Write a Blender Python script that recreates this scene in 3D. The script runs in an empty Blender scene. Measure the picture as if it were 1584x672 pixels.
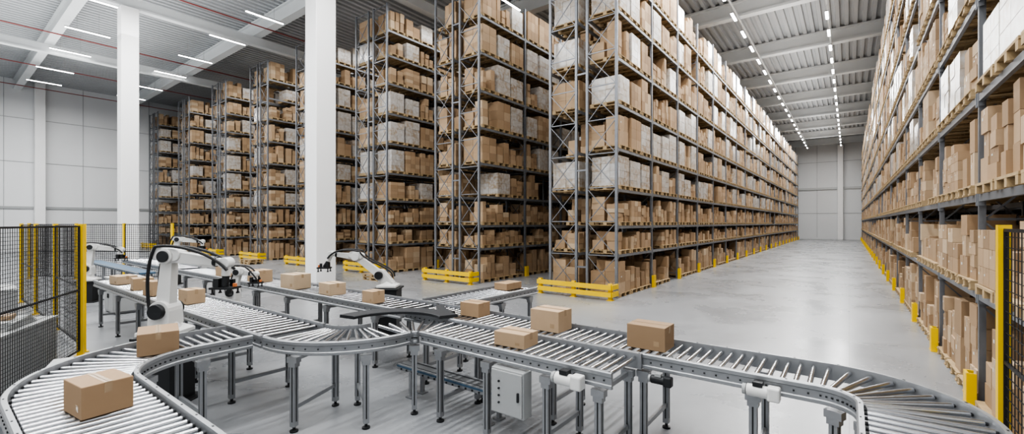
import bpy, bmesh, math, random
from mathutils import Vector, Matrix
rng=random.Random(7)
scene=bpy.context.scene
COL=scene.collection
pi=math.pi
# ------------------------------------------------------------------ materials
def newmat(name):
    m=bpy.data.materials.new(name); m.use_nodes=True
    nt=m.node_tree; b=nt.nodes['Principled BSDF']
    return m,nt,b
def mat(name,col,rough=.5,metal=0.,var=.12,scale=3.,bump=0.,rvar=0.):
    m,nt,b=newmat(name); N=nt.nodes; L=nt.links
    b.inputs['Roughness'].default_value=rough; b.inputs['Metallic'].default_value=metal
    tc=N.new('ShaderNodeTexCoord'); no=N.new('ShaderNodeTexNoise'); no.inputs['Scale'].default_value=scale; no.inputs['Detail'].default_value=4
    L.new(tc.outputs['Object'],no.inputs['Vector'])
    mx=N.new('ShaderNodeMix'); mx.data_type='RGBA'
    mx.inputs[6].default_value=(col[0]*(1-var),col[1]*(1-var),col[2]*(1-var),1)
    mx.inputs[7].default_value=(min(1,col[0]*(1+var)),min(1,col[1]*(1+var)),min(1,col[2]*(1+var)),1)
    L.new(no.outputs['Fac'],mx.inputs[0]); L.new(mx.outputs[2],b.inputs['Base Color'])
    if rvar:
        mr=N.new('ShaderNodeMapRange'); mr.inputs['To Min'].default_value=rough-rvar; mr.inputs['To Max'].default_value=rough+rvar
        L.new(no.outputs['Fac'],mr.inputs['Value']); L.new(mr.outputs['Result'],b.inputs['Roughness'])
    if bump:
        bp=N.new('ShaderNodeBump'); bp.inputs['Strength'].default_value=bump; bp.inputs['Distance'].default_value=.02
        L.new(no.outputs['Fac'],bp.inputs['Height']); L.new(bp.outputs['Normal'],b.inputs['Normal'])
    return m
def island_mat(name,stops,rough,noise_amt=.0,noise_scale=2.,noise_col=(.8,.8,.8),lo=.35,hi=.68):
    m,nt,b=newmat(name); N=nt.nodes; L=nt.links
    g=N.new('ShaderNodeNewGeometry'); oi=N.new('ShaderNodeObjectInfo')
    ad=N.new('ShaderNodeMath'); ad.operation='ADD'; L.new(g.outputs['Random Per Island'],ad.inputs[0]); L.new(oi.outputs['Random'],ad.inputs[1])
    fr=N.new('ShaderNodeMath'); fr.operation='FRACT'; L.new(ad.outputs[0],fr.inputs[0])
    cr=N.new('ShaderNodeValToRGB'); e=cr.color_ramp.elements
    e[0].position=0; e[0].color=(*stops[0],1); e[1].position=1; e[1].color=(*stops[-1],1)
    for i,s in enumerate(stops[1:-1]):
        q=e.new((i+1)/(len(stops)-1)); q.color=(*s,1)
    L.new(fr.outputs[0],cr.inputs[0])
    no=N.new('ShaderNodeTexNoise'); no.inputs['Scale'].default_value=noise_scale; no.inputs['Detail'].default_value=6
    L.new(g.outputs['Position'],no.inputs['Vector'])
    mr=N.new('ShaderNodeMapRange'); mr.inputs['From Min'].default_value=lo; mr.inputs['From Max'].default_value=hi
    mr.inputs['To Min'].default_value=0; mr.inputs['To Max'].default_value=noise_amt
    L.new(no.outputs['Fac'],mr.inputs['Value'])
    mx=N.new('ShaderNodeMix'); mx.data_type='RGBA'; mx.inputs[7].default_value=(*noise_col,1)
    L.new(mr.outputs['Result'],mx.inputs[0]); L.new(cr.outputs[0],mx.inputs[6]); L.new(mx.outputs[2],b.inputs['Base Color'])
    b.inputs['Roughness'].default_value=rough
    return m
M_card=island_mat('cardboard',[(.43,.305,.195),(.355,.24,.145),(.48,.35,.23),(.30,.205,.125),(.44,.315,.205),(.54,.425,.30)],.75,.12,6.,(.28,.19,.12))
M_wrap=island_mat('shrink_wrap',[(.42,.345,.27),(.47,.43,.39),(.36,.28,.20),(.50,.48,.46),(.40,.34,.28)],.24,.72,7.,(.58,.585,.59),.4,.68)
M_tape=mat('packing_tape',(.40,.29,.185),.25,0,.05)
M_label=mat('paper_label',(.60,.59,.56),.6,0,.03)
M_wood=mat('pallet_wood',(.43,.32,.19),.8,0,.3,8)
M_steel=mat('galvanised_steel',(.22,.23,.25),.45,.45,.2,6)
M_beam=mat('rack_beam_steel',(.28,.295,.32),.45,.45,.15,4)
M_yel=mat('yellow_paint',(.78,.53,.02),.4,0,.08,5)
M_alu=mat('aluminium_rail',(.33,.34,.355),.38,.55,.1,8)
M_roll=mat('roller_chrome',(.52,.53,.55),.24,.97,.06,10)
M_dark=mat('dark_metal',(.035,.037,.04),.45,.3,.2)
M_gap_shade=mat('roller_gap_shade',(.05,.053,.058),.6,.2,.1)  # dark colour standing for the shade between conveyor rollers
M_gbelt=mat('grey_belt',(.13,.135,.14),.6,0,.1)
M_black=mat('black_rubber',(.02,.02,.022),.5,0,.2)
M_bplate=mat('black_guide_plate',(.028,.03,.034),.6,.0,.15)
M_white=mat('robot_white',(.68,.68,.67),.3,0,.03)
M_grey=mat('cabinet_grey',(.37,.38,.385),.4,0,.05)
M_top=mat('cabinet_top_grey',(.50,.51,.51),.45,0,.05)
M_orange=mat('orange_plastic',(.6,.2,.07),.4,0,.05)
M_blue=mat('blue_strip',(.07,.13,.20),.5,0,.15)
M_wallw=mat('wall_panel',(.70,.71,.72),.55,0,.04,.3)
M_colw=mat('column_white',(.82,.82,.82),.6,0,.03,.8,.05)
M_ceil=mat('ceiling_deck',(.44,.455,.47),.5,.05,.08,.6)
M_girder=mat('girder_grey',(.62,.64,.65),.5,0,.05,1)
M_red=mat('red_pipe',(.28,.055,.05),.45,0,.1)
M_seam=mat('panel_seam',(.40,.41,.42),.6)
m,nt,b=newmat('lamp_tube'); b.inputs['Emission Color'].default_value=(1,.99,.97,1); b.inputs['Emission Strength'].default_value=13; b.inputs['Base Color'].default_value=(1,1,1,1); M_lamp=m
try: m.cycles.emission_sampling='NONE'
except Exception: pass
# polished concrete
m,nt,b=newmat('polished_concrete'); N=nt.nodes; L=nt.links; M_floor=m
tc=N.new('ShaderNodeNewGeometry')
n1=N.new('ShaderNodeTexNoise'); n1.inputs['Scale'].default_value=.5; n1.inputs['Detail'].default_value=8; n1.inputs['Roughness'].default_value=.6; n1.inputs['Distortion'].default_value=.6
n2=N.new('ShaderNodeTexNoise'); n2.inputs['Scale'].default_value=5; n2.inputs['Detail'].default_value=6
L.new(tc.outputs['Position'],n1.inputs['Vector']); L.new(tc.outputs['Position'],n2.inputs['Vector'])
cr=N.new('ShaderNodeValToRGB'); cr.color_ramp.elements[0].position=.3; cr.color_ramp.elements[0].color=(.26,.27,.285,1); cr.color_ramp.elements[1].position=.7; cr.color_ramp.elements[1].color=(.325,.335,.35,1)
L.new(n1.outputs['Fac'],cr.inputs[0])
mx=N.new('ShaderNodeMix'); mx.data_type='RGBA'; mx.blend_type='MULTIPLY'; mx.inputs[0].default_value=.12
L.new(cr.outputs[0],mx.inputs[6]); L.new(n2.outputs['Fac'],mx.inputs[7])
br=N.new('ShaderNodeTexBrick'); br.offset=0; br.inputs['Scale'].default_value=1; br.inputs['Brick Width'].default_value=7.8; br.inputs['Row Height'].default_value=9; br.inputs['Mortar Size'].default_value=.006
br.inputs['Color1'].default_value=(1,1,1,1); br.inputs['Color2'].default_value=(1,1,1,1); br.inputs['Mortar'].default_value=(.72,.72,.72,1)
L.new(tc.outputs['Position'],br.inputs['Vector'])
m2=N.new('ShaderNodeMix'); m2.data_type='RGBA'; m2.blend_type='MULTIPLY'; m2.inputs[0].default_value=1
L.new(mx.outputs[2],m2.inputs[6]); L.new(br.outputs['Color'],m2.inputs[7]); L.new(m2.outputs[2],b.inputs['Base Color'])
mr=N.new('ShaderNodeMapRange'); mr.inputs['From Min'].default_value=.3; mr.inputs['From Max'].default_value=.7; mr.inputs['To Min'].default_value=.22; mr.inputs['To Max'].default_value=.36; L.new(n1.outputs['Fac'],mr.inputs['Value']); L.new(mr.outputs['Result'],b.inputs['Roughness'])
b.inputs['IOR'].default_value=1.5
# ------------------------------------------------------------------ mesh builder
class MB:
    def __init__(s): s.v=[]; s.f=[]; s.m=[]
    def box(s,cx,cy,cz,sx,sy,sz,mi=0,yaw=0.):
        i=len(s.v); hx,hy,hz=sx/2,sy/2,sz/2
        if yaw:
            c,sn=math.cos(yaw),math.sin(yaw)
            q=[(cx+a*hx*c-b_*hy*sn,cy+a*hx*sn+b_*hy*c) for a,b_ in((-1,-1),(1,-1),(1,1),(-1,1))]
        else: q=[(cx-hx,cy-hy),(cx+hx,cy-hy),(cx+hx,cy+hy),(cx-hx,cy+hy)]
        for z in(cz-hz,cz+hz):
            for x,y in q: s.v.append((x,y,z))
        s.f+=[(i,i+3,i+2,i+1),(i+4,i+5,i+6,i+7),(i,i+1,i+5,i+4),(i+1,i+2,i+6,i+5),(i+2,i+3,i+7,i+6),(i+3,i,i+4,i+7)]
        s.m+=[mi]*6; return s
    def bar(s,p0,p1,w,h,mi=0):
        p0=Vector(p0);p1=Vector(p1); d=(p1-p0).normalized()
        up=Vector((0,0,1)) if abs(d.z)<.95 else Vector((0,1,0))
        a=d.cross(up).normalized(); u=a.cross(d)
        i=len(s.v)
        for p in(p0,p1):
            for x,y in((-1,-1),(1,-1),(1,1),(-1,1)):
                s.v.append(tuple(p+a*(x*w/2)+u*(y*h/2)))
        s.f+=[(i,i+3,i+2,i+1)[::-1],(i+4,i+5,i+6,i+7)[::-1]]+[(i+k,i+(k+1)%4,i+4+(k+1)%4,i+4+k)[::-1] for k in range(4)]
        s.m+=[mi]*6; return s
    def tube(s,pts,r,n=8,mi=0,rad=None):
        i0=len(s.v); P=[Vector(p) for p in pts]; K=len(P)
        t0=(P[1]-P[0]).normalized(); up=Vector((0,0,1)) if abs(t0.z)<.9 else Vector((0,1,0))
        for k,p in enumerate(P):
            t=(P[min(k+1,K-1)]-P[max(k-1,0)]).normalized()
            a=t.cross(up)
            if a.length<1e-4: a=t.cross(Vector((1,0,0)))
            a.normalize(); u=a.cross(t).normalized(); rr=rad[k] if rad else r
            for j in range(n):
                an=2*pi*j/n; s.v.append(tuple(p+a*(math.cos(an)*rr)+u*(math.sin(an)*rr)))
        for k in range(K-1):
            for j in range(n):
                a_=i0+k*n+j; b_=i0+k*n+(j+1)%n
                s.f.append((a_,a_+n,b_+n,b_)); s.m.append(mi)
        s.f.append(tuple(i0+j for j in range(n))); s.f.append(tuple(i0+(K-1)*n+j for j in reversed(range(n)))); s.m+=[mi,mi]
        return s
    def sweep(s,path,off,prof,mi=0):
        i0=len(s.v); n=len(prof); K=len(path)
        for (x,y,nx,ny) in path:
            for (o,z) in prof: s.v.append((x+nx*(off+o),y+ny*(off+o),z))
        for k in range(K-1):
            for j in range(n):
                a_=i0+k*n+j; b_=i0+k*n+(j+1)%n
                s.f.append((a_,b_,b_+n,a_+n)); s.m.append(mi)
        s.f.append(tuple(i0+j for j in reversed(range(n)))); s.f.append(tuple(i0+(K-1)*n+j for j in range(n))); s.m+=[mi,mi]
        return s
    def hull(s,pts,mi=0):
        bm=bmesh.new(); vs=[bm.verts.new(p) for p in pts]
        r=bmesh.ops.convex_hull(bm,input=vs)
        bm.verts.ensure_lookup_table()
        bmesh.ops.delete(bm,geom=[v for v in bm.verts if not v.link_faces],context='VERTS')
        bmesh.ops.dissolve_limit(bm,angle_limit=.02,verts=bm.verts[:],edges=bm.edges[:])
        bm.verts.index_update(); i=len(s.v)
        s.v+=[tuple(v.co) for v in bm.verts]
        for f in bm.faces: s.f.append(tuple(i+v.index for v in f.verts)); s.m.append(mi)
        bm.free(); return s
    def mesh(s,name,mats,smooth=False):
        me=bpy.data.meshes.new(name); me.from_pydata(s.v,[],s.f)
        for mm in mats: me.materials.append(mm)
        if len(mats)>1: me.polygons.foreach_set('material_index',s.m)
        if smooth:
            me.polygons.foreach_set('use_smooth',[True]*len(s.f))
            try: me.set_sharp_from_angle(angle=math.radians(40))
            except Exception: pass
        me.update(); return me
def put(name,me,loc=(0,0,0),rz=0.,parent=None,scale=None,label=None,cat=None,group=None,kind=None):
    o=bpy.data.objects.new(name,me); o.location=loc; o.rotation_euler=(0,0,rz)
    if scale: o.scale=scale
    if parent: o.parent=parent
    if label: o['label']=label
    if cat: o['category']=cat
    if group: o['group']=group
    if kind: o['kind']=kind
    COL.objects.link(o); return o
def bevel(o,w,seg=2):
    b=o.modifiers.new('bevel','BEVEL'); b.width=w; b.segments=seg; b.limit_method='ANGLE'; return o
# ------------------------------------------------------------------ shell
XL,XR,Y0,Y1,ZC=-60.5,4.9,-12.,86.,15.7
put('floor',MB().box((XL+XR)/2,(Y0+Y1)/2,-.1,XR-XL+.4,Y1-Y0+.4,.2).mesh('floor',[M_floor]),kind='structure')
mb=MB(); x=XL; prof=[]
while x<XR:
    prof+=[(x,ZC),(x+.2,ZC),(x+.24,ZC+.14),(x+.42,ZC+.14),(x+.46,ZC)]; x+=.46
for y in(Y0,Y1):
    for (a,z) in prof: mb.v.append((a,y,z))
n=len(prof)
for j in range(n-1): mb.f.append((j,j+1,n+j+1,n+j)); mb.m.append(0)
put('ceiling',mb.mesh('ceiling',[M_ceil]),kind='structure')
def wall(name,cx,cy,sx,sy):
    return put(name,MB().box(cx,cy,(ZC+.2)/2,sx,sy,ZC+.2).mesh(name,[M_wallw]),kind='structure')
wall('wall_left',XL-.15,(Y0+Y1)/2,.3,Y1-Y0); wall('wall_back',(XL+XR)/2,Y1+.15,XR-XL,.3); wall('wall_right',XR+.15,(Y0+Y1)/2,.3,Y1-Y0); wall('wall_front',(XL+XR)/2,Y0-.15,XR-XL,.3)
t=0
def trim(me):
    global t; t+=1; put('trim_%d'%t,me,kind='structure')
mb=MB()
for z in(8.2,12.2): mb.box(XL+.02,(Y0+Y1)/2,z,.04,Y1-Y0,.05,0)
mb.box(XL+.06,(Y0+Y1)/2,4.0,.12,Y1-Y0,.22,1)
yy=-6
while yy<Y1: mb.box(XL+.02,yy,8,.04,.04,ZC-.2,0); yy+=5.2
trim(mb.mesh('trim',[M_seam,M_grey]))
mb=MB()
for z in(4.1,12.2): mb.box((XL+XR)/2,Y1-.02,z,XR-XL,.04,.06,0)
mb.box((XL+XR)/2,Y1-.1,8.0,XR-XL,.2,.35,1)
xx=-7
while xx<XR: mb.box(xx,Y1-.02,8,.05,.04,ZC-.2,0); xx+=2.9
trim(mb.mesh('trim',[M_seam,M_top]))
def column(x,y,s,label,h):
    o=put('column',MB().box(x,y,h/2,s,s,h,0).mesh('column',[M_colw]),label=label,cat='column'); bevel(o,.03); return o
column(-18.6,10.6,.92,'tall square white concrete column beside the storage racks',14.15)
column(-31.0,6.7,.76,'tall square white concrete column behind the safety fence',14.15)
column(XL+.4,6.6,.7,'square white concrete column against the panelled wall',15.6)
column(XL+.4,-2,.7,'square white concrete column against the panelled wall',15.6)
column(-1.1,Y1-.6,.7,'square white column against the panelled end wall',14.6)
gi=MB(); W=XR-XL
gi.box(0,0,0,W-.04,.22,.8,0); gi.box(0,0,-.42,W-.04,.5,.14,0); gi.box(0,0,.40,W-.04,.5,.1,0)
gme=gi.mesh('ceiling_beam',[M_girder])
for y in(-3,5.2,13.2,21.2,29.2,37.2,45.2,53.2,61.2,69.2,77.2,84.5):
    put('ceiling_beam',gme,((XL+XR)/2,y,ZC-.46),label='pale grey steel beam spanning below the corrugated ceiling',cat='ceiling beam',group='ceiling beams')
gl=MB(); gl.box(0,0,0,.22,Y1-Y0-.6,.5,0); gl.box(0,0,-.28,.42,Y1-Y0-.6,.1,0)
gme=gl.mesh('ceiling_girder',[M_girder])
for x in(-18.6,-31.,-43.5):
    put('ceiling_girder',gme,(x,(Y0+Y1)/2,ZC-1.205),label='long pale girder running lengthwise under the roof',cat='ceiling beam',group='lengthwise girders')
pm=MB().tube([(0,Y0+.5,0),(0,Y1-.5,0)],.035,6,0).mesh('sprinkler_pipe',[M_red],True)
for x in(-58.2,-49.9,-40.5,-29,-16.4):
    put('sprinkler_pipe',pm,(x,0,ZC-.985),label='thin red sprinkler pipe fixed under the ceiling beams',cat='pipe',group='sprinkler pipes')
def lamp_meshes(Ln,w,top):
    h=MB().box(0,0,.05,w,Ln,.07).box(0,-.5,top/2+.04,.015,.015,top-.08).box(0,.5,top/2+.04,.015,.015,top-.08).mesh('lamp_housing',[M_grey])
    tb=MB().box(0,0,0,w*.75,Ln*.98,.03).mesh('lamp_tube',[M_lamp]); return h,tb
def lamp(x,y,z,ms,lab,grp):
    e=put('linear_ceiling_lamp',None,(x,y,z),label=lab,cat='lamp',group=grp)
    put('lamp_housing',ms[0],parent=e); put('lamp_tube',ms[1],parent=e)
LM=lamp_meshes(2.1,.13,1.3); LA=lamp_meshes(1.15,.17,.42)
for x in(-54,-48.9,-43.0,-37.6,-32,-26.8,-21.2,-14.6,-8.2):
    for y in(6.2,11.9,19.0,27,35):
        if x>-16 and y<13: continue
        if x<-24 and y>13 and x not in(-37.6,-26.8): continue
        lamp(x,y,14.4,LM,'slim white linear lamp hanging from the ceiling','lamps over the sorting area')
for x in(-1.0,-5.2):
    y=10.2
    while y<83:
        lamp(x,y,14.2,LA,'bright white linear lamp on a track over the wide aisle','aisle lamps'); y+=2.9
    put('lamp_track',MB().box(0,45,0,.08,78,.06).mesh('lamp_track',[M_girder]),(x,0,14.68),label='long white lamp track under the roof above the aisle',cat='lamp track',group='lamp tracks')
# ------------------------------------------------------------------ racks
BAY=3.4; DEP=1.22
LV_L=[0,1.5,2.5,3.78,5.2,6.75,8.35,10.0,11.6]
LV_F=[0,1.5,2.5,3.78,5.2,6.75,8.3,9.85,11.3,12.6]
LV_R=[0,1.62,3.0,4.4,5.8,7.2,8.7,10.2,11.7]
def frame(HT,pw):
    fr=MB()
    for px in(.05,DEP-.05):
        fr.box(px,0,HT/2,pw,pw*.9,HT,0); fr.box(px,0,.01,.18,.16,.02,0)
    z=.25
    while z<HT-1.0:
        fr.bar((.08,.0,z),(DEP-.08,.0,z),.03,.035)
        fr.bar((.08,.01,z),(DEP-.08,.01,z+1.15),.026,.026); fr.bar((DEP-.08,-.015,z),(.08,-.015,z+1.15),.026,.026)
        z+=1.2
    fr.bar((.08,0,HT-.1),(DEP-.08,0,HT-.1),.035,.04)
    return fr.mesh('upright_frame',[M_steel])
FRM=frame(13.1,.09); FRF=frame(13.95,.09); FRR=frame(13.1,.072)
bmM=MB(); bmM.box(0,BAY/2,-.05,.05,BAY-.10,.10); bmM.box(0,.06,-.06,.065,.03,.2); bmM.box(0,BAY-.06,-.06,.065,.03,.2)
BME=bmM.mesh('beam',[M_beam])
SPM=MB().box(0,0,0,.44,.06,.06).mesh('row_spacer',[M_steel])
F=Vector((-.6033,.7975)); Rv=Vector((.7975,.6033))
def proj(x,y,z):
    d=x*F.x+y*F.y; s_=x*Rv.x+y*Rv.y
    if d<1: return None
    return d,792+690*s_/d,345-(z-2.6)*690/d
items={'box':[],'wrap':[],'pallet':[]}
def inview(x,y,z):
    p=proj(x,y,z); 
    return p and -10<p[1]<1594 and -10<p[2]<682 and p[0]
def add(kind,x,y,z,sx,sy,sz,yaw,face,edge=None):
    sc=0
    if face and not (edge is not None and y>15 and x/y*14.45>edge):
        d=inview(x,y,z+sz/2)
        if d: sc=max(sx,sy)*(.3+sz)/d/d
    items[kind].append((sc,x,y,z,sx,sy,sz,yaw))
def fill(xr,y0,levels,front,detail,edge=None,shift=0.):
    for li,z in enumerate(levels):
        zt=levels[li+1] if li+1<len(levels) else (z+1.75 if len(levels)<10 else z+1.5)
        H=zt-z-.11-.15-.08
        for p in range(3):
            yc=y0+.66+p*1.04; xc=xr+DEP/2+shift; r=rng.random()
            low=z<3.5
            if r<(.06 if low else .04): continue
            face=front!=0
            add('pallet',xc,yc,z,1.18,.96,.144,0,face,edge)
            zb=z+.144; r=rng.random()
            fa=lambda a: face and (a==(1 if front>0 else 0) or nx==1)
            if (not low and r<.42):
                h=H*rng.uniform(.7,1.0); add('wrap',xc,yc,zb,1.14*rng.uniform(.92,1),.95*rng.uniform(.86,1),h,rng.uniform(-.02,.02),face,edge)
            elif r<(.2 if low else .70):
                nx=2 if detail else 1; ny=rng.choice([2,2,3,3]); nz=rng.choice([3,3,4,5]) if H>.85 else rng.choice([2,3])
                h=H*rng.uniform(.7,1.0)/nz; wx=1.14/nx; wy=.94/ny
                for a in range(nx):
                    for b_ in range(ny):
                        for c in range(nz):
                            if c==nz-1 and rng.random()<.22: continue
                            add('box',xc-.57+wx*(a+.5),yc-.47+wy*(b_+.5),zb+h*c,wx-.014,wy-.014,h-.004,0,fa(a),edge)
            else:
                ny=rng.choice([2,2,3,3]); nx=2 if detail else 1
                for b_ in range(ny):
                    for a in range(nx):
                        if rng.random()<.08: continue
                        wy=.94/ny*rng.uniform(.74,.98); wx=1.14/nx*rng.uniform(.78,.97); zz=zb; tot=H*rng.uniform(.4,1.0)
                        n_=rng.choice([2,2,3,4]) if tot>.5 else rng.choice([1,2])
                        xx=xc-.57+1.14/nx*(a+.5); yy=yc-.47+.94/ny*(b_+.5)
                        for c in range(n_):
                            h=tot/n_; add('box',xx,yy,zz,wx*rng.uniform(.86,1),wy*rng.uniform(.86,1),h-.004,rng.uniform(-.06,.06),fa(a),edge); zz+=h
def rack(x_right,y0,nb,levels,rows,label,nbeam,fm):
    X0=x_right
    e=put('pallet_rack',None,(X0,y0,0),label=label,cat='storage rack',group='pallet racks')
    beams=[]
    for ri,ro in enumerate(rows):
        for b_ in range(nb+1):
            put('upright_frame',fm,(ro,b_*BAY,0),parent=e)
        for b_ in range(nb):
            for z in levels[1:]:
                for px in(.03,DEP-.03):
                    d=proj(X0+ro+px,y0+(b_+.5)*BAY,z); beams.append((d[0] if d else 99,ro+px,b_*BAY,z))
    beams.sort(); rest=MB()
    for i,(d,bx,by,bz) in enumerate(beams):
        if i<nbeam: put('beam',BME,(bx,by,bz),parent=e)
        else: rest.box(bx,by+BAY/2,bz-.05,.05,BAY-.1,.10)
    put('beam',rest.mesh('beam',[M_beam]),parent=e,kind='stuff')
    if len(rows)>1:
        for z in(1.0,4.5,8,11.5):
            put('row_spacer',SPM,(rows[0]+DEP+.17,0,z),parent=e)
    return e
XF=[-6.36,-12.66,-18.96,-25.5,-32.1,-39.2,-47.2,-56.0]
GAP=.34; ROWS=[-2*DEP-GAP,-DEP]
for i,xf in enumerate(XF):
    nb=20 if i==0 else 9
    ed=None if i==0 else XF[i-1]-2.8
    LV=LV_L if i<2 else LV_F
    rack(xf,14.45,nb,LV,ROWS,'tall galvanised steel pallet rack filled with boxes beside the wide aisle' if i==0 else 'tall galvanised steel pallet rack filled with boxes and pallets',99 if i==0 else 60,FRM if i<2 else FRF)
    for b_ in range(nb):
        fill(xf+ROWS[1],14.45+b_*BAY,LV,1,i==0 or b_<2,ed,.04)
        fill(xf+ROWS[0],14.45+b_*BAY,LV,1 if b_==0 and i<3 else 0,b_<2,-99 if b_>0 else ed)
rack(1.44,5.6,23,LV_R,[0,DEP+GAP],'tall galvanised steel pallet rack along the side wall',99,FRR)
for b_ in range(23):
    fill(1.44,5.6+b_*BAY,LV_R,-1,True,None,-.07)
    fill(1.44+DEP+GAP,5.6+b_*BAY,LV_R,0,False)
ub=MB(); ub.box(0,0,.5,1,1,1,0); ub.box(0,0,1.001,1.002,.11,.004,1); ub.box(.5,0,.86,.006,.11,.28,1); ub.box(-.5,0,.86,.006,.11,.28,1)
ub.box(-.503,.25,.6,.004,.16,.12,2); ub.box(.503,-.22,.55,.004,.16,.12,2)
ub2=MB(); ub2.box(0,0,.5,1,1,1,0); ub2.box(0,0,1.001,.11,1.002,.004,1); ub2.box(0,-.5,.86,.11,.006,.28,1); ub2.box(0,.5,.86,.11,.006,.28,1)
ub2.box(.2,-.503,.4,.16,.004,.12,2)
UB=[ub.mesh('cardboard_box',[M_card,M_tape,M_label]),ub2.mesh('cardboard_box',[M_card,M_tape,M_label])]
def wrapmesh(nx,ny,nz,seed):
    r=random.Random(seed); w=MB()
    for a in range(nx):
        for b_ in range(ny):
            for c in range(nz):
                w.box(-.5+(a+.5)/nx,-.5+(b_+.5)/ny,(c+.5)/nz,1/nx-.006+r.uniform(-.012,.006),1/ny-.006+r.uniform(-.012,.006),1/nz-.004,0)
    return w
UW=[w.mesh('wrapped_load',[M_wrap]) for w in (wrapmesh(2,2,3,1),wrapmesh(3,2,4,2),wrapmesh(2,3,4,3))]
pl=MB()
for k in range(7): pl.box(-.5+.06+k*.1467,0,.93,.1,1,.14)
for yy in(-.44,0,.44):
    pl.box(0,yy,.8,1,.11,.12); pl.box(0,yy,.07,1,.11,.14)
    for xx in(-.43,0,.43): pl.box(xx,yy,.44,.12,.12,.6)
UP=pl.mesh('wooden_pallet',[M_wood])
def emit(kind,limit,fn_obj,fn_rest,restname,restlabel,cat,mats):
    L_=items[kind]; L_.sort(key=lambda t:-t[0]); rest=MB()
    for i,it in enumerate(L_):
        if i<limit and it[0]>0: fn_obj(i,it)
        else: fn_rest(rest,it)
    put(restname,rest.mesh(restname,mats),label=restlabel,cat=cat,kind='stuff')
def ob(i,it):
    _,x,y,z,sx,sy,sz,yaw=it
    put('cardboard_box',UB[i%2],(x,y,z+.002),yaw,scale=(sx,sy,sz),label='brown taped cardboard box stacked on a pallet in the rack',cat='box',group='cardboard boxes in the racks')
def rb(r,it): _,x,y,z,sx,sy,sz,yaw=it; r.box(x,y,z+sz/2,sx,sy,sz,0,yaw)
emit('box',283,ob,rb,'cardboard_box','many brown cardboard boxes stored on the rack shelves','box',[M_card])
def ow(i,it):
    _,x,y,z,sx,sy,sz,yaw=it
    put('wrapped_load',UW[i%3],(x,y,z+.002),yaw,scale=(sx,sy,sz),label='pale shrink-wrapped stack of cartons on a pallet in the rack',cat='wrapped goods',group='shrink-wrapped loads in the racks')
def rw(r,it):
    _,x,y,z,sx,sy,sz,yaw=it
    for a in(-.25,.25):
        for b_ in(-.25,.25):
            for c in range(3): r.box(x+a*sx,y+b_*sy,z+sz*(c+.5)/3,sx*.49,sy*.49,sz*.325,0)
emit('wrap',290,ow,rw,'wrapped_load','many pale shrink-wrapped carton stacks on the rack shelves','wrapped goods',[M_wrap])
def op(i,it):
    _,x,y,z,sx,sy,sz,yaw=it
    put('wooden_pallet',UP,(x,y,z+.001),0,scale=(sx,sy,sz-.002),label='light wooden pallet resting on the rack beams',cat='pallet',group='wooden pallets in the racks')
def rp(r,it):
    _,x,y,z,sx,sy,sz,yaw=it
    r.box(x,y,z+.12,sx,sy,.035)
    for yy in(-.42,0,.42): r.box(x,y+yy,z+.05,sx,.1,.1)
emit('pallet',290,op,rp,'wooden_pallet','many light wooden pallets on the rack shelves','pallet',[M_wood])
GW=2*DEP+GAP+.16
post=MB().box(0,0,.28,.12,.12,.56).box(0,0,.01,.2,.2,.02).mesh('post',[M_yel])
rail=MB().box(0,0,0,GW,.07,.16).mesh('rail',[M_yel]); rets=MB().box(0,0,0,.07,.5,.16).mesh('side_rail',[M_yel])
for xf in XF:
    e=put('rack_end_barrier',None,(xf-GW/2+.08,13.75,0),label='yellow steel impact barrier in front of the rack end',cat='barrier',group='rack end barriers')
    for px in(-GW/2+.08,0,GW/2-.08): put('post',post,(px,.1,0),parent=e)
    for z in(.2,.44):
        put('rail',rail,(0,0,z),parent=e); put('side_rail',rets,(GW/2-.0,.26,z),parent=e)
cgm=MB(); cgm.box(0,0,.24,.03,.2,.48); cgm.box(.04,-.1,.24,.1,.025,.48); cgm.box(.04,.1,.24,.1,.025,.48); cgm.box(.03,0,.01,.1,.26,.02)
CG=cgm.mesh('column_guard',[M_yel])
def cg(x,y,rz): put('column_guard',CG,(x,y,0),rz,label='yellow steel guard protecting a rack upright foot',cat='column guard',group='upright guards')
for b_ in range(1,24): cg(1.33,5.6+b_*BAY,0)
for b_ in range(1,21): cg(-6.26,14.45+b_*BAY,pi)
for xf in XF[1:5]:
    for b_ in(1,2): cg(xf+.1,14.45+b_*BAY,pi)
# ------------------------------------------------------------------ conveyors
def path_of(segs,step=.05):
    out=[]; s=0
    for sg in segs:
        if sg[0]=='L':
            x0,y0,x1,y1=sg[1:]; ln=math.hypot(x1-x0,y1-y0); tx,ty=(x1-x0)/ln,(y1-y0)/ln; n=max(2,int(ln/step)+1)
            for i in range(n):
                u=i/(n-1); out.append((x0+(x1-x0)*u,y0+(y1-y0)*u,-ty,tx,s+ln*u,0))
            s+=ln
        else:
            cx,cy,r,a0,a1=sg[1:]; a0=math.radians(a0);a1=math.radians(a1); ln=abs(a1-a0)*r; n=max(14,int(ln/step)+1); sgn=1 if a1>a0 else -1
            for i in range(n):
                u=i/(n-1); a=a0+(a1-a0)*u
                out.append((cx+r*math.cos(a),cy+r*math.sin(a),-math.cos(a)*sgn,-math.sin(a)*sgn,s+ln*u,r)) 
            s+=ln
    return out
def at(path,s):
    for i in range(len(path)-1):
        if path[i+1][4]>=s and path[i+1][4]>path[i][4]:
            a,b_=path[i],path[i+1]; u=(s-a[4])/(b_[4]-a[4]); q=[a[k]*(1-u)+b_[k]*u for k in range(6)]
            n=math.hypot(q[2],q[3]); q[2]/=n;q[3]/=n; return q
    return path[-1]
ZR=1.10
RP=[(-.02,.965),(.012,.965),(.022,.972),(.022,1.0),(.012,1.01),(.012,1.08),(.026,1.09),(.026,1.125),(.015,1.135),(-.02,1.135)]
ROLL={}
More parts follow.
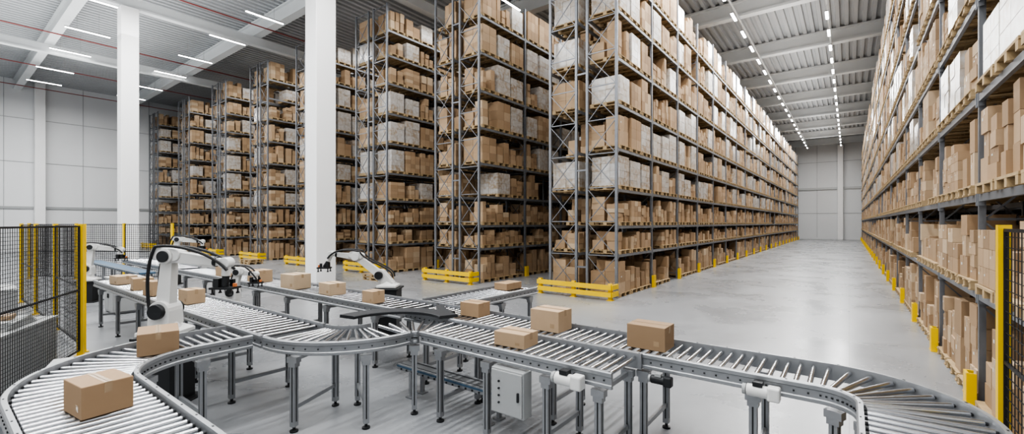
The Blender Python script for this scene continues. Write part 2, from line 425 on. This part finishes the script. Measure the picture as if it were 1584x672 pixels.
def rollermesh(w):
    k=round(w,2)
    if k not in ROLL:
        mb=MB(); h=w/2
        mb.tube([(-h,0,0),(-h+.02,0,0)],.016,8,1); mb.tube([(-h+.02,0,0),(h-.02,0,0)],.0245,12,0); mb.tube([(h-.02,0,0),(h,0,0)],.016,8,1)
        ROLL[k]=mb.mesh('roller',[M_roll,M_dark],True)
    return ROLL[k]
lg=MB(); lg.box(0,0,.49,.07,.07,.84,0); lg.box(0,0,.90,.14,.09,.07,0); lg.box(0,0,.84,.10,.085,.06,0)
lg.tube([(0,0,.0),(0,0,.02),(0,0,.03),(0,0,.1)],.05,12,1,[.05,.05,.018,.018])
lg.box(.0355,0,.48,.002,.015,.7,1); lg.box(-.0355,0,.48,.002,.015,.7,1); lg.box(0,.0355,.48,.015,.002,.7,1); lg.box(0,-.0355,.48,.015,.002,.7,1)
LEG=lg.mesh('leg',[M_alu,M_dark])
def conveyor(segs,w,legs,label,pitch=.098,ends=(0.05,0.05),gap_shade=False,rs=True,ls=True):
    pth=path_of(segs); tot=pth[-1][4]
    e=put('roller_conveyor',None,(pth[0][0],pth[0][1],0),label=label,cat='conveyor',group='roller conveyors')
    ox,oy=pth[0][0],pth[0][1]
    P2=[(p[0]-ox,p[1]-oy,p[2],p[3]) for p in pth]
    for side in(1,-1):
        if (side==1 and not ls) or (side==-1 and not rs): continue
        mb=MB(); pr=[(o*side,z) for o,z in RP]
        if side<0: pr=pr[::-1]
        mb.sweep(P2,side*(w/2+.01),pr,0)
        s=.05
        while s<tot:
            q=at(pth,s); o=side*(w/2+.026)
            mb.box(q[0]-ox+q[2]*o,q[1]-oy+q[3]*o,1.045,.014,.014,.014,1,math.atan2(q[3],q[2])); s+=pitch
        s=.1
        while s<tot:
            q=at(pth,s); o=side*(w/2+.012)
            mb.box(q[0]-ox+q[2]*o,q[1]-oy+q[3]*o,1.136,.012,.02,.004,1,math.atan2(q[3],q[2])); s+=pitch*3
        put('side_rail',mb.mesh('side_rail',[M_alu,M_dark]),parent=e)
    if gap_shade:
        put('gap_shade_sheet',MB().sweep(P2,0,[(-w/2+.02,.985),(w/2-.02,.985),(w/2-.02,1.0),(-w/2+.02,1.0)][::1],0).mesh('gap_shade_sheet',[M_gap_shade]),parent=e)  # added dark sheet under the rollers, paints their gaps as shaded
    s=ends[0]; rm=rollermesh(w-.03)
    while s<tot-ends[1]:
        q=at(pth,s); put('roller',rm,(q[0]-ox,q[1]-oy,ZR-.0245),math.atan2(q[3],q[2]),parent=e); s+=pitch
    for s in legs:
        q=at(pth,s); a=math.atan2(q[3],q[2])
        for side in(1,-1):
            o=side*(w/2-.01); put('leg',LEG,(q[0]-ox+q[2]*o,q[1]-oy+q[3]*o,0),a+pi/2,parent=e)
        x0,y0=q[0]-ox,q[1]-oy; h=w/2-.05
        for z in(.3,.9):
            put('cross_brace',MB().bar((x0-q[2]*h,y0-q[3]*h,z),(x0+q[2]*h,y0+q[3]*h,z),.035,.05).mesh('cross_brace',[M_alu]),parent=e)
    return e
conveyor([('L',-2.6,.83,-5.45,.83),('A',-5.45,2.03,1.2,270,180),('L',-6.65,2.03,-6.65,2.6)],.84,[.5,1.7,2.95,3.8,4.75],'curved silver roller conveyor turning toward the sorting line',pitch=.106)
conveyor([('L',-15.5,3.1,-6.1,3.1)],.84,[.6,2.2,3.8,5.4,7.0,8.4],'long silver roller conveyor passing the robot arm',pitch=.17,gap_shade=True)
conveyor([('L',-6.04,3.1,-6.03,3.1),('A',-6.0,3.95,.85,270,360)],.84,[.35,.95],'curved silver roller conveyor bend beside the dark guide plate',pitch=.105)
conveyor([('A',-4.65,3.98,.5,180,90)],.84,[.35],'tight silver roller conveyor bend at the merge',pitch=.095,ls=False)
conveyor([('L',-4.62,4.46,-1.85,4.46)],.76,[.35,1.15,2.0,2.62],'straight silver roller conveyor with a control cabinet below',pitch=.11)
conveyor([('L',-5.95,5.3,-.22,5.3),('A',-.22,4.6,.7,90,0),('L',.48,4.6,.48,3.0)],.8,[.5,1.7,2.9,4.1,5.2,6.0,6.7,7.6],'long silver roller conveyor curving round at its end',pitch=.112)
conveyor([('L',-17,5.3,-6.05,5.3)],.8,[.6,2.2,3.8,5.4,7,8.6,10.2],'long silver roller conveyor beside the robot arm',pitch=.18,gap_shade=True)
conveyor([('L',-6.15,5.85,-6.15,8.5)],.84,[.3,1.4,2.4],'short silver roller conveyor branching off the main line',gap_shade=True,pitch=.14)
def guide(cx,cy,r,a0,a1,w,z0,z1,label):
    n=36; mb=MB(); pth=[]
    for i in range(n+1):
        a=math.radians(a0+(a1-a0)*i/n); pth.append((cx+r*math.cos(a),cy+r*math.sin(a),math.cos(a),math.sin(a)))
    mb.sweep(pth,0,[(-w/2,z0),(w/2,z0),(w/2,z1-.01),(w/2-.01,z1),(-w/2+.01,z1),(-w/2,z1-.01)],0)
    put('curved_guide_plate',mb.mesh('curved_guide_plate',[M_bplate],True),label=label,cat='guide plate')
guide(-5.25,4.06,.88,190,66,.30,1.138,1.185,'flat black curved guide plate around the conveyor merge')
guide(-4.95,6.02,.92,218,262,.14,1.138,1.175,'small black curved guide plate beside the branch conveyor')
def belt(x0,y0,x1,y1,w,z,label,top=None,edge=None):
    ln=math.hypot(x1-x0,y1-y0); a=math.atan2(y1-y0,x1-x0)
    e=put('belt_conveyor',None,(x0,y0,0),a,label=label,cat='conveyor',group='low belt conveyors')
    put('belt',MB().box(ln/2,0,z,ln,w-.1,.05).mesh('belt',[top or M_gbelt]),parent=e)
    for s in(1,-1):
        mb=MB().box(ln/2,s*w/2,z-.01,ln,.04,.08,0); mb.box(ln/2,s*(w/2+.022),z+.005,ln,.006,.025,2)
        k=.1
        while k<ln: mb.box(k,s*(w/2+.025),z-.03,.02,.015,.02,1); k+=.12
        put('side_rail',mb.mesh('side_rail',[M_alu,M_dark,edge or M_blue]),parent=e)
        k=.3
        while k<ln:
            put('leg',MB().box(0,0,(z-.05)/2,.05,.05,z-.05).box(0,0,.01,.12,.12,.02).mesh('leg',[M_alu]),(k,s*w/2,0),parent=e); k+=1.5
belt(-5.5,4.5,-3.2,4.5,.22,.42,'low narrow belt conveyor with blue edges beneath the roller line')
e=put('control_cabinet',None,(-3.08,4.0,.42),label='grey electrical control cabinet hanging under the conveyor',cat='cabinet')
o=put('body',MB().box(0,.06,.26,.46,.16,.52).mesh('body',[M_grey]),parent=e); bevel(o,.01)
o=put('door',MB().box(0,-.03,.26,.43,.02,.48).mesh('door',[M_grey]),parent=e); bevel(o,.006)
put('handle',MB().box(.17,-.05,.25,.02,.02,.1).mesh('handle',[M_dark]),parent=e)
for i,zz in enumerate((.14,.22,.30,.38)):
    put('indicator_button',MB().tube([(-.1,-.04,zz),(-.1,-.055,zz)],.012,10,0).mesh('indicator_button',[M_dark]),parent=e)
def motor(x,y,z,rz,label,mm,k=1.):
    e=put('drive_motor',None,(x,y,z),rz,label=label,cat='motor',group='conveyor drive motors'); e.scale=(k,k,k)
    o=put('motor_body',MB().tube([(-.16,0,0),(-.15,0,0),(.06,0,0),(.07,0,0)],.07,16,0,[.055,.07,.07,.055]).mesh('motor_body',[mm],True),parent=e)
    o=put('gearbox',MB().box(.12,0,0,.13,.14,.16).mesh('gearbox',[mm]),parent=e); bevel(o,.02)
    o=put('junction_box',MB().box(-.04,0,.085,.1,.1,.05).mesh('junction_box',[M_dark if mm is not M_dark else M_grey]),parent=e)
    o=put('output_shaft',MB().tube([(.12,.05,0),(.12,.12,0)],.02,10,0).mesh('output_shaft',[M_alu]),parent=e)
    o=put('cooling_fan_cover',MB().tube([(-.2,0,0),(-.165,0,0)],.062,16,0).mesh('cooling_fan_cover',[M_grey]),parent=e)
motor(-2.28,3.96,1.0,0,'white electric drive motor fixed to the conveyor side',M_white,.9)
motor(-.66,4.79,1.0,.0,'white electric drive motor fixed under the conveyor bend',M_white,.82)
motor(-1.62,4.8,.9,0,'black electric drive motor under the conveyor',M_dark,.65)
def cbox(x,y,sx,sy,sz,rz,label,z=ZR,lab=True):
    e=put('cardboard_box',None,(x,y,z+.002),rz,label=label,cat='box',group='boxes on the conveyors')
    o=put('carton_body',MB().box(0,0,sz/2,sx,sy,sz).mesh('carton_body',[M_card]),parent=e); bevel(o,.006)
    mb=MB().box(0,0,sz+.0008,sx+.002,.05,.0016); 
    for s in(1,-1): mb.box(s*(sx/2+.0008),0,sz-.04,.0016,.05,.08)
    put('packing_tape',mb.mesh('packing_tape',[M_tape]),parent=e)
    put('flap_seam',MB().box(0,0,sz+.002,sx,.003,.0008).mesh('flap_seam',[M_dark]),parent=e)
    if lab: put('shipping_label',MB().box(sx*.28,-sy/2-.001,sz*.3,sx*.14,.002,sz*.2).mesh('shipping_label',[M_tape]),parent=e)
B='brown taped cardboard box resting on the roller conveyor'
cbox(-4.83,.86,.38,.32,.25,.12,B); cbox(-6.5,1.68,.50,.38,.25,-.25,B)
cbox(-3.28,4.42,.44,.32,.17,.05,B); cbox(-3.36,5.36,.46,.36,.29,.0,B); cbox(-1.92,5.32,.46,.34,.28,-.0,B)
cbox(-4.85,5.42,.38,.30,.22,.05,B); cbox(-10.15,5.18,.52,.42,.33,.1,B); cbox(-8.7,5.22,.46,.36,.24,-.05,B)
cbox(-7.14,5.12,.30,.28,.23,.1,B); cbox(-9.83,3.05,.36,.30,.26,.1,B); cbox(-11.5,2.95,.38,.34,.3,.2,B)
cbox(-12.75,3.0,.42,.36,.26,-.1,B); cbox(-12.0,5.2,.5,.4,.3,.0,B); cbox(-6.2,8.05,.36,.55,.15,.0,'flat brown cardboard box on the branch conveyor')
cbox(-14.0,5.2,.5,.4,.28,.1,B); cbox(-14.3,3.0,.5,.4,.2,.1,B)
# ------------------------------------------------------------------ robots
def ring(a,z,r,w,n=20,yo=0):
    return [(a+r*math.cos(2*pi*i/n),yo+s*w/2,z+r*math.sin(2*pi*i/n)) for i in range(n) for s in(1,-1)]
def robot(x,y,ang,pz,S,E,Wp,G,label,k=1.0,ped=.42):
    e=put('robot_arm',None,(x,y,0),ang,label=label,cat='robot',group='robot arms')
    def part(n,mb,mats,bv=.0,sm=False):
        o=put(n,mb.mesh(n,mats,sm),parent=e)
        if bv: bevel(o,bv,3)
        return o
    mb=MB().box(0,0,pz/2,ped,ped,pz-.04); mb.box(0,0,.015,ped+.2,ped+.2,.03); mb.box(0,0,pz-.03,ped+.08,ped+.08,.04)
    part('pedestal',mb,[M_dark],.01)
    mb=MB().hull([(sx*.24*k,sy*.22*k,pz) for sx in(1,-1) for sy in(1,-1)]+[(sx*.24*k,sy*.22*k,pz+.05*k) for sx in(1,-1) for sy in(1,-1)]+ring(0,pz+.1*k,.04*k,.3*k))
    mb.tube([(0,0,pz+.04),(0,0,pz+.1*k),(0,0,pz+.12*k),(0,0,S[1]-.12*k)],.2,28,0,[.19*k,.17*k,.15*k,.13*k]); part('base',mb,[M_white],.012,True)
    mb=MB().hull(ring(S[0],S[1],.135*k,.26*k)+[(sx*.14*k,sy*.14*k,S[1]-.19*k) for sx in(1,-1) for sy in(1,-1)]); part('turret',mb,[M_white],.015)
    for q in((-.20,-.13),(.13,.21)):
        part('shoulder_motor',MB().tube([(S[0],q[0]*k,S[1]),(S[0],q[1]*k,S[1])],.1*k,20,0),[M_dark],.01,True)
    def limb(p,q,r0,r1,w0,w1):
        return MB().hull(ring(p[0],p[1],r0,w0)+ring(q[0],q[1],r1,w1))
    part('lower_arm',limb(S,E,.095*k,.072*k,.14*k,.12*k),[M_white],.02)
    d=Vector((Wp[0]-E[0],0,Wp[1]-E[1])); ln=d.length; d.normalize()
    mb=MB().hull(ring(E[0],E[1],.105*k,.24*k)); 
    b0=(E[0]-d.x*.12*k,E[1]-d.z*.12*k+.03); mb.hull(ring(b0[0],b0[1],.08*k,.18*k)+ring(E[0]+d.x*.1*k,E[1]+.03+d.z*.1*k,.085*k,.18*k)); part('elbow',mb,[M_white],.015)
    part('elbow_cap',MB().tube([(E[0],-.145*k,E[1]),(E[0],-.12*k,E[1])],.075*k,20,0),[M_dark],.004,True)
    part('forearm',limb(E,(Wp[0]-d.x*.1,Wp[1]-d.z*.1),.082*k,.05*k,.14*k,.085*k),[M_white],.02)
    part('wrist_ring',MB().tube([(Wp[0]-d.x*.16*k,0,Wp[1]-d.z*.16*k),(Wp[0]-d.x*.12*k,0,Wp[1]-d.z*.12*k)],.068*k,18,0),[M_dark],0,True)
    gd=Vector((G[0]-Wp[0],0,G[1]-Wp[1])); gl=gd.length; gd.normalize()
    mid=(Wp[0]+gd.x*gl*.45,Wp[1]+gd.z*gl*.45); part('wrist',MB().hull(ring(Wp[0],Wp[1],.075*k,.14*k)).tube([(Wp[0],0,Wp[1]),(mid[0],0,mid[1])],.055*k,16,0),[M_white],.008,True)
    mb=MB().tube([(mid[0],0,mid[1]),(G[0],0,G[1]+.08)],.045*k,14,0); mb.box(G[0],0,G[1]+.06,.3*k,.22*k,.03,0)
    mb.box(G[0]-.09*k,.0,G[1]+.13,.07*k,.12*k,.12*k,0); mb.box(G[0]+.05*k,.08*k,G[1]+.12,.05*k,.05*k,.1*k,0)
    for sx in(-1,1):
        for sy in(-1,1): mb.tube([(G[0]+sx*.12*k,sy*.08*k,G[1]+.06),(G[0]+sx*.12*k,sy*.08*k,G[1]),(G[0]+sx*.12*k,sy*.08*k,G[1]-.03)],.02,10,1,[.012,.012,.028])
    part('gripper',mb,[M_dark,M_black],0,True)
    part('status_light',MB().box(G[0]+.13*k,0,G[1]+.1,.04,.05,.05),[M_orange],.006)
    def bez(p0,p1,p2,p3,n=18):
        return [tuple((1-t)**3*a+3*(1-t)**2*t*b_+3*(1-t)*t*t*c+t**3*d_ for a,b_,c,d_ in zip(p0,p1,p2,p3)) for t in[i/n for i in range(n+1)]]
    sg=1 if d.x>0 else -1
    for oy,hh in((-.1,.14),(.1,.12)):
        pts=bez((-.13*k,oy*k,S[1]-.05),(-.17*k,oy*k,S[1]+.2),(E[0]-.26*k*sg,oy*k,E[1]-.15),(E[0]-.12*k*sg,oy*k,E[1]+hh))[:-1]+bez((E[0]-.12*k*sg,oy*k,E[1]+hh),(E[0]+.2*d.x,oy*k,E[1]+hh+.05),(Wp[0]-.12*sg,oy*k,Wp[1]+.14),(Wp[0]+.06*sg,oy*k*.8,Wp[1]-.1))
        part('cable',MB().tube(pts,.02*k,8,0),[M_black],0,True)
    return e
aR=math.atan2(.6033,.7975)
RL='white six-axis robot arm with black cables and gripper beside the conveyor'
robot(-7.9,2.13,aR,1.0,(0,1.34),(.06,2.12),(.88,2.02),(.86,1.6),RL,1.08,.5)
robot(-8.5,6.5,aR+pi,1.12,(.18,1.40),(.74,1.82),(1.32,1.88),(1.48,1.5),'white robot arm reaching over the conveyor from a dark base',.92,.5)
robot(-20.0,3.3,aR+.3,.7,(0,1.1),(.1,1.8),(.9,1.7),(.9,1.35),'white robot arm at work inside the fenced cell',1.05)
robot(-22.8,6.4,aR+.2,.7,(0,1.15),(.2,1.9),(1.1,1.8),(1.1,1.4),'white robot arm at work inside the fenced cell',1.2)
robot(-11.0,4.2,aR,.72,(0,1.05),(.12,1.5),(.5,1.45),(.5,1.2),'small white robot arm between two roller conveyors',.85)
conveyor([('L',-23.5,5.3,-17.6,5.3)],.8,[.6,2.6,4.6],'silver roller conveyor inside the fenced robot cell',pitch=.13,gap_shade=True)
belt(-26,4.45,-18.3,4.45,.5,.95,'blue-grey belt conveyor inside the fenced robot cell',M_blue)
def machine(x,y,sx,sy,sz,rz,label):
    e=put('machine_cabinet',None,(x,y,0),rz,label=label,cat='machine')
    o=put('body',MB().box(0,0,sz/2,sx,sy,sz-.04).mesh('body',[M_grey]),parent=e); bevel(o,.012)
    o=put('top_panel',MB().box(0,0,sz-.0,sx+.04,sy+.04,.035).mesh('top_panel',[M_top]),parent=e)
    o=put('plinth',MB().box(0,0,.03,sx-.06,sy-.06,.05).mesh('plinth',[M_dark]),parent=e)
    for s in(-1,1):
        o=put('door',MB().box(0,0,0,sx/2-.03,.02,sz-.16).mesh('door',[M_grey]),(s*sx/4,-sy/2-.01,sz/2),parent=e)
        put('handle',MB().box(-s*sx/5,-.02,0,.02,.02,.12).mesh('handle',[M_dark]),parent=o)
machine(-10.95,.75,1.9,.7,.88,-.48,'light grey machine cabinet with pale top behind the fence')
machine(-9.3,1.35,.6,.45,.5,-.3,'low light grey equipment box beside the robot pedestal')
machine(-15.5,.9,1.2,.8,1.1,0,'grey machine cabinet inside the fenced robot cell')
machine(-17.0,3.6,1.0,.7,1.0,0,'grey machine cabinet between conveyors in the robot cell')
for i in range(5):
    put('grey_sheet',MB().box(0,0,.012,.9-.04*i,.5,.02).mesh('grey_sheet',[M_grey if i%2 else M_top]),(-11.0,.78,.90+.024*i),-.48+.03*i,label='flat grey sheet stacked on the machine cabinet',cat='sheet',group='stacked grey sheets')
cbox(-11.0,.8,.3,.22,.07,-.3,'small flat cardboard box on the stacked grey sheets',z=1.022)
# ------------------------------------------------------------------ fences
def fence(p,q,n,label,mesh=.05,H=2.58,th=.006):
    dx,dy=q[0]-p[0],q[1]-p[1]; tot=math.hypot(dx,dy); a=math.atan2(dy,dx); pw=tot/n
    e=put('safety_fence',None,(p[0],p[1],0),a,label=label,cat='fence')
    for i in range(n+1):
        put('post',MB().box(0,0,H/2,.09,.09,H).box(0,0,.01,.16,.16,.02).mesh('post',[M_yel]),(i*pw,0,0),parent=e)
    for i in range(n):
        mb=MB(); x0=i*pw+.06; x1=(i+1)*pw-.06
        for z in(.12,H-.05,H*.5): mb.box((x0+x1)/2,0,z,x1-x0,.025,.03)
        for x in(x0,x1): mb.box(x,0,H/2+.03,.025,.025,H-.16)
        x=x0+mesh
        while x<x1: mb.box(x,0,H/2+.03,th,th,H-.16); x+=mesh
        z=.17
        while z<H-.08: mb.box((x0+x1)/2,0,z,x1-x0,th,th); z+=mesh
        put('mesh_panel',mb.mesh('mesh_panel',[M_black]),parent=e)
FL='black wire mesh safety fence with yellow posts'
fence((-12.0,1.87),(-6.2,-1.16),2,FL+' around machine cabinet',.06,th=.006)
fence((-12.3,1.95),(-21.5,1.95),3,FL+' inside the robot cell',.16,th=.007)
fence((-30.4,3.0),(-24.7,6.9),3,FL+' enclosing robot cell',.1,th=.012)
fence((1.17,6.2),(1.17,2.7),2,FL+' by the rack end',.10,th=.007)
for (x,y,n) in((-17.2,12.6,2),(-30.2,12.6,2)):
    for i in range(n): put('wooden_pallet',UP,(x,y,.145*i),.1*i,scale=(1.1,.9,.144),label='light wooden pallet lying on the floor near the racks',cat='pallet',group='pallets on the floor')
# ------------------------------------------------------------------ light
w=bpy.data.worlds.new('world'); scene.world=w; w.use_nodes=True
w.node_tree.nodes['Background'].inputs[0].default_value=(.92,.96,1,1); w.node_tree.nodes['Background'].inputs[1].default_value=.5
K=.62
def area(x,y,sx,sy,p,z=14.0,up=False):
    l=bpy.data.lights.new('ceiling_and_fill_light','AREA'); l.shape='RECTANGLE'; l.size=sx; l.size_y=sy; l.energy=p*K; l.color=(1,.998,.985)
    o=bpy.data.objects.new('ceiling_and_fill_light',l); o.location=(x,y,z); COL.objects.link(o)
    if up: o.rotation_euler=(pi,0,0)
for x in(-1.0,-5.2):
    for y in(1,23,44,68): area(x,y,.3,20,1900)
area(-14.6,1.5,.4,19,3300); area(-26.8,2,.4,19,3300); area(-37.6,2,.4,19,2800); area(-50.5,2,.4,19,3300)
for x in(-11.2,-17.4,-23.7,-30,-37,-45): area(x,22,.4,16,600)
area(-3.1,45,3,70,1500,12.6,True); area(-28,4,40,12,3000,12.6,True)  # added upward fill lights that brighten the roof, no fixtures hang here
cam=bpy.data.cameras.new('camera'); co=bpy.data.objects.new('camera',cam); COL.objects.link(co)
co.location=(0,0,2.6); co.rotation_euler=(pi/2,0,math.radians(37.1)); cam.lens=36*690/1584; cam.sensor_width=36; cam.shift_y=.0057; cam.clip_end=300
scene.camera=co
try: scene.view_settings.look='AgX - High Contrast'
except Exception as ex: print(ex)
